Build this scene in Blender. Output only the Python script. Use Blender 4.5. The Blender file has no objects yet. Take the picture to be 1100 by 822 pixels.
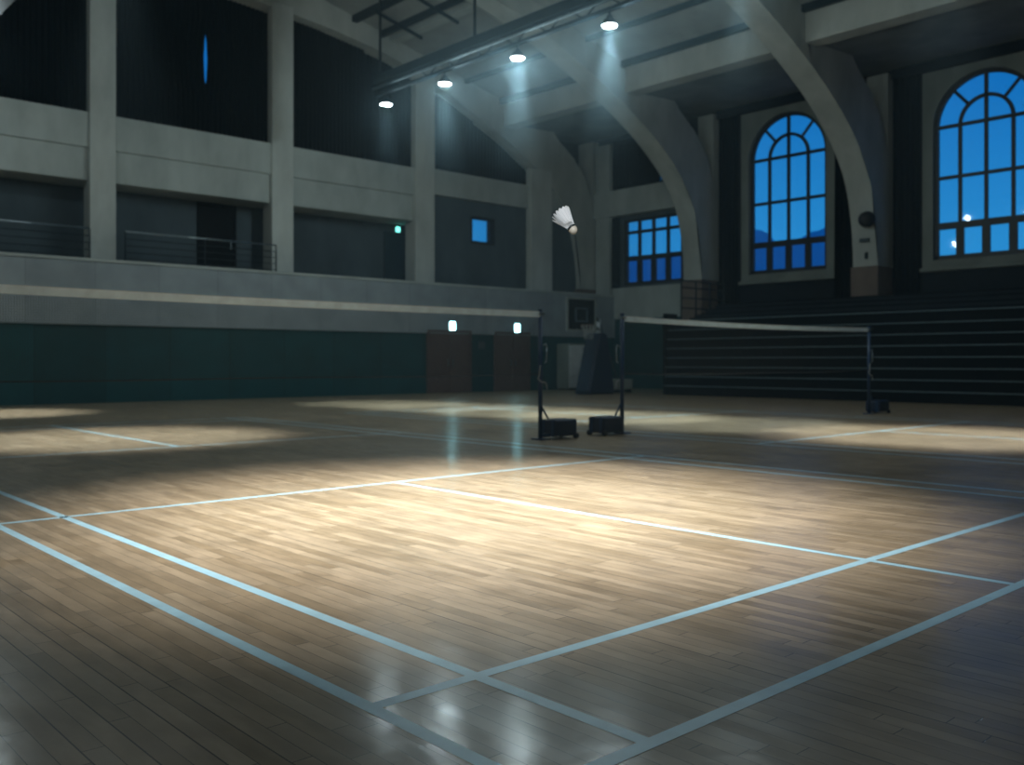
import bpy, bmesh, math, random
from mathutils import Vector, Matrix
random.seed(7)
sc = bpy.context.scene
PI = math.pi

# ------------------------------------------------------------------ camera
YAW = math.radians(42.3)
EYE = 0.95
cam_d = bpy.data.cameras.new('camera')
cam = bpy.data.objects.new('camera', cam_d)
sc.collection.objects.link(cam)
cam.location = (0, 0, EYE)
cam.rotation_euler = (PI / 2, 0, -YAW)
cam_d.sensor_width = 36.0
cam_d.lens = 1006 / 1100 * 36.0
cam_d.shift_y = -23 / 1100
cam_d.clip_start = 0.05
cam_d.clip_end = 3000
cam_d.dof.use_dof = True
cam_d.dof.focus_distance = 2.89
cam_d.dof.aperture_fstop = 3.4
sc.camera = cam

# ------------------------------------------------------------------ view, world
sc.view_settings.view_transform = 'Standard'
sc.view_settings.look = 'None'
sc.view_settings.gamma = 1.0
sc.view_settings.use_curve_mapping = False
sc.view_settings.exposure = 0.0
cy = sc.cycles
cy.max_bounces = 8
cy.diffuse_bounces = 5
cy.glossy_bounces = 4
cy.volume_bounces = 1
cy.transparent_max_bounces = 12
cy.sample_clamp_indirect = 4.0
cy.sample_clamp_direct = 0.0
cy.caustics_reflective = False
cy.caustics_refractive = False
cy.volume_step_rate = 1.0

LAMP_COL = (0.74, 0.95, 1.0)
MAIN_COL = (0.97, 0.98, 0.95)
DISC = 60.0          # glow of the lamp lenses
SPOT = 1.0           # overall spotlight gain
SPILL = 54.0        # wide soft light of each lamp lens
HAZE = 0.0010
SKY_GAIN = 1.0

world = bpy.data.worlds.new('dusk_sky')
sc.world = world
world.use_nodes = True
wn = world.node_tree.nodes
wl = world.node_tree.links
wn.clear()
w_out = wn.new('ShaderNodeOutputWorld')
w_bg = wn.new('ShaderNodeBackground')
w_tc = wn.new('ShaderNodeTexCoord')
w_sep = wn.new('ShaderNodeSeparateXYZ')
w_ramp = wn.new('ShaderNodeValToRGB')
wl.new(w_tc.outputs['Generated'], w_sep.inputs[0])
wl.new(w_sep.outputs['Z'], w_ramp.inputs[0])
wl.new(w_ramp.outputs[0], w_bg.inputs[0])
wl.new(w_bg.outputs[0], w_out.inputs[0])
els = w_ramp.color_ramp.elements
els[0].position = 0.0
els[0].color = (0.03, 0.30, 0.66, 1)
els[1].position = 0.5
els[1].color = (0.003, 0.11, 0.38, 1)
e = els.new(0.11)
e.color = (0.022, 0.27, 0.64, 1)
e = els.new(0.26)
e.color = (0.005, 0.16, 0.50, 1)
w_bg.inputs[1].default_value = SKY_GAIN


# ------------------------------------------------------------------ materials
def new_mat(name):
    m = bpy.data.materials.new(name)
    m.use_nodes = True
    nt = m.node_tree
    return m, nt, nt.nodes.get('Principled BSDF')


def plain(name, col, rough=0.6, metal=0.0, spec=0.5):
    m, nt, p = new_mat(name)
    n = nt.nodes.new('ShaderNodeTexNoise')
    n.inputs['Scale'].default_value = 9
    n.inputs['Detail'].default_value = 4
    tc = nt.nodes.new('ShaderNodeTexCoord')
    nt.links.new(tc.outputs['Object'], n.inputs['Vector'])
    r = nt.nodes.new('ShaderNodeValToRGB')
    r.color_ramp.elements[0].position = 0.3
    r.color_ramp.elements[1].position = 0.7
    r.color_ramp.elements[0].color = (*[c * 0.88 for c in col], 1)
    r.color_ramp.elements[1].color = (*[min(1, c * 1.08) for c in col], 1)
    nt.links.new(n.outputs[0], r.inputs[0])
    nt.links.new(r.outputs[0], p.inputs['Base Color'])
    p.inputs['Roughness'].default_value = rough
    p.inputs['Metallic'].default_value = metal
    p.inputs['Specular IOR Level'].default_value = spec
    return m


def plaster(name, col, rough=0.85, var=0.12, scale=1.2):
    """painted concrete: broad blotches, faint streaks and a little bump"""
    m, nt, p = new_mat(name)
    N, L = nt.nodes, nt.links
    tc = N.new('ShaderNodeTexCoord')
    mp = N.new('ShaderNodeMapping')
    mp.inputs['Scale'].default_value = (1, 1, 0.45)
    L.new(tc.outputs['Object'], mp.inputs[0])
    n1 = N.new('ShaderNodeTexNoise')
    n1.inputs['Scale'].default_value = scale
    n1.inputs['Detail'].default_value = 6
    n1.inputs['Roughness'].default_value = 0.6
    L.new(mp.outputs[0], n1.inputs['Vector'])
    r = N.new('ShaderNodeValToRGB')
    r.color_ramp.elements[0].position = 0.32
    r.color_ramp.elements[1].position = 0.68
    r.color_ramp.elements[0].color = (*[c * (1 - var * 1.6) for c in col], 1)
    r.color_ramp.elements[1].color = (*[min(1, c * (1 + var)) for c in col], 1)
    L.new(n1.outputs[0], r.inputs[0])
    L.new(r.outputs[0], p.inputs['Base Color'])
    p.inputs['Roughness'].default_value = rough
    p.inputs['Specular IOR Level'].default_value = 0.25
    n2 = N.new('ShaderNodeTexNoise')
    n2.inputs['Scale'].default_value = 30
    L.new(tc.outputs['Object'], n2.inputs['Vector'])
    b = N.new('ShaderNodeBump')
    b.inputs['Strength'].default_value = 0.15
    b.inputs['Distance'].default_value = 0.01
    L.new(n2.outputs[0], b.inputs['Height'])
    L.new(b.outputs[0], p.inputs['Normal'])
    return m


def panelled(name, col, pitch, rough=0.6, axis='X', var=0.12, seam=0.02, seam_dark=0.55):
    """painted panels of one pitch along an axis, with seams and a slightly different tone each"""
    m, nt, p = new_mat(name)
    N, L = nt.nodes, nt.links
    tc = N.new('ShaderNodeTexCoord')
    sp = N.new('ShaderNodeSeparateXYZ')
    L.new(tc.outputs['Object'], sp.inputs[0])
    dv = N.new('ShaderNodeMath'); dv.operation = 'DIVIDE'
    L.new(sp.outputs[axis], dv.inputs[0]); dv.inputs[1].default_value = pitch
    fl = N.new('ShaderNodeMath'); fl.operation = 'FLOOR'
    L.new(dv.outputs[0], fl.inputs[0])
    fr = N.new('ShaderNodeMath'); fr.operation = 'FRACT'
    L.new(dv.outputs[0], fr.inputs[0])
    wn_ = N.new('ShaderNodeTexWhiteNoise'); wn_.noise_dimensions = '1D'
    L.new(fl.outputs[0], wn_.inputs['W'])
    lt = N.new('ShaderNodeMath'); lt.operation = 'LESS_THAN'
    L.new(fr.outputs[0], lt.inputs[0]); lt.inputs[1].default_value = seam
    mr = N.new('ShaderNodeMapRange')
    mr.inputs['To Min'].default_value = 1 - var
    mr.inputs['To Max'].default_value = 1 + var
    L.new(wn_.outputs['Value'], mr.inputs[0])
    ms = N.new('ShaderNodeMapRange')
    ms.inputs['To Min'].default_value = 1.0
    ms.inputs['To Max'].default_value = seam_dark
    L.new(lt.outputs[0], ms.inputs[0])
    mu = N.new('ShaderNodeMath'); mu.operation = 'MULTIPLY'
    L.new(mr.outputs[0], mu.inputs[0]); L.new(ms.outputs[0], mu.inputs[1])
    n1 = N.new('ShaderNodeTexNoise'); n1.inputs['Scale'].default_value = 1.6; n1.inputs['Detail'].default_value = 5
    L.new(tc.outputs['Object'], n1.inputs['Vector'])
    m2 = N.new('ShaderNodeMapRange')
    m2.inputs['From Min'].default_value = 0.3; m2.inputs['From Max'].default_value = 0.7
    m2.inputs['To Min'].default_value = 0.86; m2.inputs['To Max'].default_value = 1.1
    L.new(n1.outputs[0], m2.inputs[0])
    mu2 = N.new('ShaderNodeMath'); mu2.operation = 'MULTIPLY'
    L.new(mu.outputs[0], mu2.inputs[0]); L.new(m2.outputs[0], mu2.inputs[1])
    vm = N.new('ShaderNodeVectorMath'); vm.operation = 'SCALE'
    vm.inputs[0].default_value = col
    L.new(mu2.outputs[0], vm.inputs['Scale'])
    L.new(vm.outputs[0], p.inputs['Base Color'])
    p.inputs['Roughness'].default_value = rough
    p.inputs['Specular IOR Level'].default_value = 0.3
    return m


def emit(name, col, strength):
    m = bpy.data.materials.new(name)
    m.use_nodes = True
    nt = m.node_tree
    nt.nodes.clear()
    o = nt.nodes.new('ShaderNodeOutputMaterial')
    em = nt.nodes.new('ShaderNodeEmission')
    em.inputs[0].default_value = (*col, 1)
    em.inputs[1].default_value = strength
    nt.links.new(em.outputs[0], o.inputs[0])
    return m


def wood_floor():
    m, nt, p = new_mat('maple_strip_floor')
    N, L = nt.nodes, nt.links

    def math_(op, a, b=None, c=None):
        n = N.new('ShaderNodeMath'); n.operation = op
        for i, v in enumerate((a, b, c)):
            if v is None: continue
            if isinstance(v, (int, float)): n.inputs[i].default_value = v
            else: L.new(v, n.inputs[i])
        return n.outputs[0]
    tc = N.new('ShaderNodeTexCoord')
    sp = N.new('ShaderNodeSeparateXYZ')
    L.new(tc.outputs['Object'], sp.inputs[0])
    X, Y = sp.outputs['X'], sp.outputs['Y']
    W, LEN = 0.058, 0.75
    xr = math_('DIVIDE', X, W)
    row = math_('FLOOR', xr)
    xf = math_('FRACT', xr)
    w1 = N.new('ShaderNodeTexWhiteNoise'); w1.noise_dimensions = '1D'
    L.new(row, w1.inputs['W'])
    yr = math_('ADD', math_('DIVIDE', Y, LEN), math_('MULTIPLY', w1.outputs['Value'], 17.3))
    pl = math_('FLOOR', yr)
    yf = math_('FRACT', yr)
    cv = N.new('ShaderNodeCombineXYZ')
    L.new(row, cv.inputs[0]); L.new(pl, cv.inputs[1])
    w2 = N.new('ShaderNodeTexWhiteNoise'); w2.noise_dimensions = '2D'
    L.new(cv.outputs[0], w2.inputs['Vector'])
    # grain, stretched along the strip, shifted per strip
    gv = N.new('ShaderNodeCombineXYZ')
    L.new(math_('MULTIPLY', X, 38), gv.inputs[0])
    L.new(math_('ADD', math_('MULTIPLY', Y, 2.4), math_('MULTIPLY', w2.outputs['Value'], 40)), gv.inputs[1])
    gn = N.new('ShaderNodeTexNoise'); gn.inputs['Scale'].default_value = 1.0
    gn.inputs['Detail'].default_value = 5; gn.inputs['Roughness'].default_value = 0.6
    L.new(gv.outputs[0], gn.inputs['Vector'])
    # broad wear
    bn = N.new('ShaderNodeTexNoise'); bn.inputs['Scale'].default_value = 0.9; bn.inputs['Detail'].default_value = 6
    bn.inputs['Roughness'].default_value = 0.65
    L.new(tc.outputs['Object'], bn.inputs['Vector'])
    t = math_('ADD', math_('MULTIPLY', w2.outputs['Value'], 0.62), math_('MULTIPLY', gn.outputs[0], 0.38))
    ramp = N.new('ShaderNodeValToRGB')
    el = ramp.color_ramp.elements
    el[0].position = 0.10; el[0].color = (0.265, 0.194, 0.118, 1)
    el[1].position = 0.92; el[1].color = (0.39, 0.298, 0.198, 1)
    k = el.new(0.5); k.color = (0.335, 0.250, 0.160, 1)
    k = el.new(0.3); k.color = (0.305, 0.224, 0.139, 1)
    L.new(t, ramp.inputs[0])
    wear = N.new('ShaderNodeMapRange')
    wear.inputs['From Min'].default_value = 0.28; wear.inputs['From Max'].default_value = 0.72
    wear.inputs['To Min'].default_value = 0.8; wear.inputs['To Max'].default_value = 1.12
    L.new(bn.outputs[0], wear.inputs[0])
    mo = N.new('ShaderNodeTexNoise'); mo.inputs['Scale'].default_value = 1.0; mo.inputs['Detail'].default_value = 4
    mv = N.new('ShaderNodeCombineXYZ')
    L.new(math_('ADD', math_('MULTIPLY', X, 9.0), math_('MULTIPLY', w2.outputs['Value'], 9.0)), mv.inputs[0]); L.new(math_('MULTIPLY', Y, 3.2), mv.inputs[1])
    L.new(mv.outputs[0], mo.inputs['Vector'])
    mott = N.new('ShaderNodeMapRange')
    mott.inputs['From Min'].default_value = 0.30; mott.inputs['From Max'].default_value = 0.62
    mott.inputs['To Min'].default_value = 0.74; mott.inputs['To Max'].default_value = 1.06
    L.new(mo.outputs[0], mott.inputs[0])
    # seams: some rows open wider than others
    open_w = math_('ADD', 0.035, math_('MULTIPLY', math_('GREATER_THAN', w1.outputs['Value'], 0.68), 0.04))
    s1 = math_('LESS_THAN', xf, open_w)
    s2 = math_('LESS_THAN', yf, 0.004)
    seam = math_('MAXIMUM', s1, s2)
    dark = math_('SUBTRACT', 1.0, math_('MULTIPLY', seam, 0.8))
    sc_ = N.new('ShaderNodeVectorMath'); sc_.operation = 'SCALE'
    L.new(ramp.outputs[0], sc_.inputs[0])
    L.new(math_('MULTIPLY', math_('MULTIPLY', dark, wear.outputs[0]), mott.outputs[0]), sc_.inputs['Scale'])
    L.new(sc_.outputs[0], p.inputs['Base Color'])
    rr = N.new('ShaderNodeMapRange')
    rr.inputs['From Min'].default_value = 0.3; rr.inputs['From Max'].default_value = 0.7
    rr.inputs['To Min'].default_value = 0.30; rr.inputs['To Max'].default_value = 0.46
    L.new(math_('ADD', math_('MULTIPLY', bn.outputs[0], 0.7), math_('MULTIPLY', w2.outputs['Value'], 0.3)), rr.inputs[0])
    L.new(rr.outputs[0], p.inputs['Roughness'])
    p.inputs['Specular IOR Level'].default_value = 0.16
    p.inputs['Coat Weight'].default_value = 0.30
    cr = N.new('ShaderNodeMapRange')
    cr.inputs['From Min'].default_value = 0.3; cr.inputs['From Max'].default_value = 0.7
    cr.inputs['To Min'].default_value = 0.09; cr.inputs['To Max'].default_value = 0.27
    L.new(math_('ADD', math_('MULTIPLY', mo.outputs[0], 0.5), math_('MULTIPLY', bn.outputs[0], 0.5)), cr.inputs[0])
    L.new(cr.outputs[0], p.inputs['Coat Roughness'])
    b = N.new('ShaderNodeBump'); b.inputs['Strength'].default_value = 0.25; b.inputs['Distance'].default_value = 0.002
    h = math_('ADD', math_('MULTIPLY', seam, -1.0), math_('MULTIPLY', w2.outputs['Value'], 0.4))
    L.new(h, b.inputs['Height'])
    b2 = N.new('ShaderNodeBump'); b2.inputs['Strength'].default_value = 0.10; b2.inputs['Distance'].default_value = 0.02
    sn = N.new('ShaderNodeTexNoise'); sn.inputs['Scale'].default_value = 6.0; sn.inputs['Detail'].default_value = 3
    L.new(tc.outputs['Object'], sn.inputs['Vector'])
    L.new(sn.outputs[0], b2.inputs['Height'])
    L.new(b.outputs[0], b2.inputs['Normal'])
    L.new(b2.outputs[0], p.inputs['Normal'])
    L.new(b2.outputs[0], p.inputs['Coat Normal'])
    return m


def glass_mat():
    m = bpy.data.materials.new('window_glass')
    m.use_nodes = True
    nt = m.node_tree; N, L = nt.nodes, nt.links
    N.clear()
    o = N.new('ShaderNodeOutputMaterial'); mx = N.new('ShaderNodeMixShader')
    tr = N.new('ShaderNodeBsdfTransparent'); gl = N.new('ShaderNodeBsdfGlossy'); fr = N.new('ShaderNodeFresnel')
    tr.inputs[0].default_value = (0.9, 0.97, 1.0, 1)
    gl.inputs['Roughness'].default_value = 0.03
    fr.inputs[0].default_value = 1.45
    L.new(fr.outputs[0], mx.inputs[0]); L.new(tr.outputs[0], mx.inputs[1]); L.new(gl.outputs[0], mx.inputs[2])
    L.new(mx.outputs[0], o.inputs[0])
    return m


def net_mat():
    """knotted cord: an alpha grid of 20 mm squares"""
    m, nt, p = new_mat('net_cord_mesh')
    N, L = nt.nodes, nt.links
    tc = N.new('ShaderNodeTexCoord'); sp = N.new('ShaderNodeSeparateXYZ')
    L.new(tc.outputs['Object'], sp.inputs[0])
    outs = []
    for ax in ('X', 'Z'):
        d = N.new('ShaderNodeMath'); d.operation = 'DIVIDE'; d.inputs[1].default_value = 0.02
        L.new(sp.outputs[ax], d.inputs[0])
        f = N.new('ShaderNodeMath'); f.operation = 'FRACT'; L.new(d.outputs[0], f.inputs[0])
        t = N.new('ShaderNodeMath'); t.operation = 'LESS_THAN'; t.inputs[1].default_value = 0.085
        L.new(f.outputs[0], t.inputs[0]); outs.append(t.outputs[0])
    mx = N.new('ShaderNodeMath'); mx.operation = 'MAXIMUM'
    L.new(outs[0], mx.inputs[0]); L.new(outs[1], mx.inputs[1])
    L.new(mx.outputs[0], p.inputs['Alpha'])
    p.inputs['Base Color'].default_value = (0.03, 0.035, 0.035, 1)
    p.inputs['Roughness'].default_value = 0.9
    return m


def feather_mat():
    m = bpy.data.materials.new('goose_feather')
    m.use_nodes = True
    nt = m.node_tree; N, L = nt.nodes, nt.links
    N.clear()
    o = N.new('ShaderNodeOutputMaterial'); mx = N.new('ShaderNodeMixShader'); mx.inputs[0].default_value = 0.5
    d = N.new('ShaderNodeBsdfDiffuse'); t = N.new('ShaderNodeBsdfTranslucent')
    wv = N.new('ShaderNodeTexWave'); wv.inputs['Scale'].default_value = 300; wv.inputs['Distortion'].default_value = 3
    tc = N.new('ShaderNodeTexCoord'); L.new(tc.outputs['Object'], wv.inputs['Vector'])
    r = N.new('ShaderNodeValToRGB')
    r.color_ramp.elements[0].color = (0.86, 0.88, 0.9, 1); r.color_ramp.elements[1].color = (0.95, 0.96, 0.97, 1)
    L.new(wv.outputs[0], r.inputs[0])
    L.new(r.outputs[0], d.inputs[0]); L.new(r.outputs[0], t.inputs[0])
    L.new(d.outputs[0], mx.inputs[1]); L.new(t.outputs[0], mx.inputs[2]); L.new(mx.outputs[0], o.inputs[0])
    return m


M = dict(
    floor=wood_floor(),
    line=plain('court_line_paint', (0.38, 0.60, 0.70), 0.35),
    grey=plaster('grey_painted_concrete', (0.42, 0.46, 0.44)),
    rib=plaster('rib_concrete', (0.42, 0.44, 0.41)),
    column=plaster('column_concrete', (0.50, 0.53, 0.50)),
    parapet=panelled('parapet_panels', (0.28, 0.32, 0.34), 1.45, 0.75, var=0.06, seam=0.012, seam_dark=0.75),
    green=panelled('green_wall_pads', (0.004, 0.060, 0.068), 1.5, 0.55, var=0.16, seam=0.012),
    ceil=plaster('ceiling_board', (0.30, 0.32, 0.31)),
    aisle=plaster('aisle_soffit', (0.20, 0.23, 0.24)),
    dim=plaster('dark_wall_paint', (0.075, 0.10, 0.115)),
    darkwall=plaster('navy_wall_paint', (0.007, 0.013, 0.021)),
    surround=plaster('window_surround_plaster', (0.20, 0.22, 0.20)),
    tan=plaster('tan_plinth', (0.17, 0.13, 0.11)),
    frame=plain('dark_window_frame', (0.010, 0.014, 0.018), 0.5),
    curtain=plain('dark_curtain_cloth', (0.005, 0.010, 0.014), 0.9, 0, .05),
    drape=plain('navy_drape_cloth', (0.004, 0.009, 0.015), 0.95, 0, .05),
    steel=plain('dark_painted_steel', (0.007, 0.018, 0.026), 0.6, 0.0, .25),
    pipe=plain('grey_conduit', (0.07, 0.10, 0.115), 0.7, 0.0, .2),
    chrome=plain('brushed_rail_steel', (0.35, 0.42, 0.46), 0.3, 0.9),
    navy=plain('navy_post_enamel', (0.006, 0.035, 0.10), 0.35),
    navypad=plain('navy_vinyl_padding', (0.005, 0.016, 0.045), 0.5),
    black=plain('black_rubber', (0.008, 0.008, 0.01), 0.6),
    white=plain('white_paint', (0.62, 0.66, 0.68), 0.45),
    tape=plain('white_net_tape', (0.70, 0.84, 0.92), 0.7),
    cord=plain('pale_rope', (0.35, 0.36, 0.34), 0.8),
    door=plain('brown_door_wood', (0.115, 0.075, 0.065), 0.5),
    doordark=plain('dark_door_leaf', (0.003, 0.004, 0.006), 0.8, 0, .1),
    doorteal=plain('teal_door_leaf', (0.012, 0.032, 0.045), 0.5),
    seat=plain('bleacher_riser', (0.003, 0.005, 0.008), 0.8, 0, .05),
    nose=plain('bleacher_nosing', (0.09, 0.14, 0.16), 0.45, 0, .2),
    cork=plain('white_leather_cork', (0.46, 0.43, 0.36), 0.5),
    band=plain('green_black_band', (0.01, 0.02, 0.02), 0.5),
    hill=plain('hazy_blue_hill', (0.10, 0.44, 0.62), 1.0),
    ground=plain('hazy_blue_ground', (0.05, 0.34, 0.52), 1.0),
    glass=glass_mat(),
    net=net_mat(),
    feather=feather_mat(),
    lens=emit('lamp_lens_glow', (0.86, 0.96, 1.0), DISC),
    exit=emit('exit_sign_glow', (0.38, 0.90, 1.0), 17.0),
    exit_dim=emit('dim_exit_sign_glow', (0.16, 0.85, 0.72), 3.0),
)


# ------------------------------------------------------------------ mesh helpers
def obj(name, bm, mat, parent=None, smooth=False, extra=()):
    me = bpy.data.meshes.new(name)
    bmesh.ops.recalc_face_normals(bm, faces=bm.faces)
    bm.to_mesh(me)
    bm.free()
    me.materials.append(mat)
    for m in extra:
        me.materials.append(m)
    if smooth:
        for p in me.polygons:
            p.use_smooth = True
    o = bpy.data.objects.new(name, me)
    sc.collection.objects.link(o)
    if parent:
        o.parent = parent
    return o


def empty(name, loc, rz=0):
    o = bpy.data.objects.new(name, None)
    o.empty_display_size = 0.2
    sc.collection.objects.link(o)
    o.location = loc
    o.rotation_euler = (0, 0, rz)
    return o


def tag(o, label=None, cat=None, group=None, kind=None):
    if label: o['label'] = label
    if cat: o['category'] = cat
    if group: o['group'] = group
    if kind: o['kind'] = kind
    return o


def struct(o, label=None):
    o['kind'] = 'structure'
    if label: o['label'] = label
    return o


def box(bm, x0, x1, y0, y1, z0, z1, bev=0, mi=0):
    vs = [bm.verts.new((x, y, z)) for x in (x0, x1) for y in (y0, y1) for z in (z0, z1)]
    q = [(0, 1, 3, 2), (4, 6, 7, 5), (0, 4, 5, 1), (2, 3, 7, 6), (0, 2, 6, 4), (1, 5, 7, 3)]
    fs = [bm.faces.new([vs[i] for i in f]) for f in q]
    for f in fs: f.material_index = mi
    if bev:
        es = list({e for f in fs for e in f.edges})
        bmesh.ops.bevel(bm, geom=es, offset=bev, segments=2, affect='EDGES', profile=0.5)
    return bm


def B(*a, **k):
    return box(bmesh.new(), *a, **k)


def tube(bm, p0, p1, r, seg=10, r2=None):
    p0, p1 = Vector(p0), Vector(p1)
    d = (p1 - p0).normalized()
    a = d.orthogonal().normalized()
    b = d.cross(a)
    r2 = r if r2 is None else r2
    rings = []
    for p, rr in ((p0, r), (p1, r2)):
        rings.append([bm.verts.new(p + (a * math.cos(t) + b * math.sin(t)) * rr)
                      for t in [2 * PI * i / seg for i in range(seg)]])
    for i in range(seg):
        j = (i + 1) % seg
        bm.faces.new((rings[0][i], rings[0][j], rings[1][j], rings[1][i]))
    bm.faces.new(rings[0][::-1])
    bm.faces.new(rings[1])
    return bm


def polytube(bm, pts, r, seg=6):
    for a, b in zip(pts[:-1], pts[1:]):
        tube(bm, a, b, r, seg)
    return bm


def lathe(bm, prof, seg=24, mat=Matrix.Identity(4)):
    """profile [(r, z)] around z"""
    rings = []
    for r, z in prof:
        if r < 1e-6:
            rings.append([bm.verts.new(mat @ Vector((0, 0, z)))])
        else:
            rings.append([bm.verts.new(mat @ Vector((r * math.cos(t), r * math.sin(t), z)))
                          for t in [2 * PI * i / seg for i in range(seg)]])
    for A, C in zip(rings[:-1], rings[1:]):
        for i in range(seg):
            j = (i + 1) % seg
            if len(A) == 1 and len(C) == 1: continue
            if len(A) == 1: bm.faces.new((A[0], C[i], C[j]))
            elif len(C) == 1: bm.faces.new((A[i], A[j], C[0]))
            else: bm.faces.new((A[i], A[j], C[j], C[i]))
    return bm


def prism(bm, pts, fn):
    """pts: 2-D outline; fn(p, side) -> 3-D point, side 0/1"""
    a = [bm.verts.new(fn(p, 0)) for p in pts]
    b = [bm.verts.new(fn(p, 1)) for p in pts]
    n = len(pts)
    f1 = bm.faces.new(a)
    f2 = bm.faces.new(b[::-1])
    for i in range(n):
        j = (i + 1) % n
        bm.faces.new((a[i], b[i], b[j], a[j]))
    bmesh.ops.triangulate(bm, faces=[f1, f2])
    return bm


def catmull(pts, k=4):
    out = []
    P = [pts[0]] + list(pts) + [pts[-1]]
    for i in range(1, len(P) - 2):
        p0, p1, p2, p3 = P[i - 1:i + 3]
        for s in range(k):
            t = s / k
            out.append(tuple(0.5 * (2 * p1[c] + (p2[c] - p0[c]) * t + (2 * p0[c] - 5 * p1[c] + 4 * p2[c] - p3[c]) * t * t
                                    + (3 * p1[c] - p0[c] - 3 * p2[c] + p3[c]) * t ** 3) for c in range(2)))
    out.append(tuple(pts[-1]))
    return out


def copy_tree(o, parent=None):
    c = o.copy()
    sc.collection.objects.link(c)
    c.parent = parent
    for ch in list(o.children):
        copy_tree(ch, c)
    return c


# ------------------------------------------------------------------ floor with its painted lines
NETY = 8.12
X0, X1, Y0, Y1 = -6.0, 25.0, -6.0, 22.0
bm = bmesh.new()
box(bm, X0 - .3, X1 + .3, Y0 - .3, 25.0, -0.12, 0.0)
LW = 0.024
lines = []


def hl(x0, x1, y): lines.append((x0, x1, y - LW, y + LW))


def vl(x, y0, y1): lines.append((x - LW, x + LW, y0, y1))


for (a, b, c, d, e_) in ((1.44, 1.82, 4.26, 6.98, 7.30), (9.30, 9.70, 12.25, 14.85, 15.25)):
    for s in (-1, 1):
        far = NETY + s * 6.63
        for x in (a, b, d, e_):
            y0, y1 = sorted((NETY, far))
            vl(x, y0, y1)
        ys = NETY + s * 2.07
        y0, y1 = sorted((ys, far))
        vl(c, y0, y1)
        for y in (ys, NETY + s * 5.96, far):
            hl(a, e_, y)
for k, (xa, xb, ya, yb) in enumerate(lines):
    z = 0.0006 + 0.00012 * (k % 4)
    f = bm.faces.new([bm.verts.new(v) for v in ((xa, ya, z), (xb, ya, z), (xb, yb, z), (xa, yb, z))])
    f.material_index = 1
me_floor = obj('floor', bm, M['floor'], extra=(M['line'],))
for p in me_floor.data.polygons:
    if p.material_index == 1 and p.normal.z < 0: p.flip()
struct(me_floor, 'narrow strip maple sports floor with pale blue court lines')

# ------------------------------------------------------------------ shell: plain walls out of frame
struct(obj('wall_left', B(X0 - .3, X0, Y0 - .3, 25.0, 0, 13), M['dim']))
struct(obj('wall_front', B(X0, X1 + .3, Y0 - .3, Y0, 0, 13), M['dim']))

# ------------------------------------------------------------------ right wall with windows
RW = 25.0
WINS = (15.22, 9.55, 3.9)
bm = bmesh.new()
# solid strips between the openings
ycur = Y0
for (a, b, z0, z1) in sorted([(w - 1.58, w + 1.58, 3.42, 8.55) for w in WINS]):
    box(bm, RW, RW + .3, ycur, a, 0, 12.5)
    box(bm, RW, RW + .3, a, b, 0, z0)
    box(bm, RW, RW + .3, a, b, z1, 12.5)
    ycur = b
box(bm, RW, RW + .3, ycur, 18.3, 0, 12.5)
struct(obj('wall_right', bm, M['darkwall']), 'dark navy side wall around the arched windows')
bm = bmesh.new()
box(bm, RW, RW + .3, 18.3, 19.1, 0, 12.5)
box(bm, RW, RW + .3, 19.1, 21.66, 0, 3.6)
box(bm, RW, RW + .3, 19.1, 21.66, 5.9, 6.95)
box(bm, RW, RW + .3, 19.1, 21.66, 8.6, 12.5)
box(bm, RW, RW + .3, 21.66, 25.0, 0, 12.5)
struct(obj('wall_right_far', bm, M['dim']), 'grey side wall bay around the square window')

wn_id = [0]


def arch_pts(yc, r, z0, zs, n=28):
    """outline of an arched opening, anticlockwise from bottom left"""
    pts = [(yc - r, z0), (yc + r, z0)]
    pts += [(yc + r * math.cos(t), zs + r * math.sin(t)) for t in [PI * i / n for i in range(n + 1)]]
    return pts


def arc_bar(bm, yc, zs, r, w, x0, x1, a0=0, a1=PI, n=24):
    ts = [a0 + (a1 - a0) * i / n for i in range(n + 1)]
    loops = []
    for t in ts:
        c, s = math.cos(t), math.sin(t)
        loops.append([bm.verts.new((x, yc + rr * c, zs + rr * s)) for x, rr in
                      ((x0, r - w), (x0, r + w), (x1, r + w), (x1, r - w))])
    for A, C in zip(loops[:-1], loops[1:]):
        for i in range(4):
            j = (i + 1) % 4
            bm.faces.new((A[i], A[j], C[j], C[i]))
    bm.faces.new(loops[0]); bm.faces.new(loops[-1][::-1])


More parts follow.
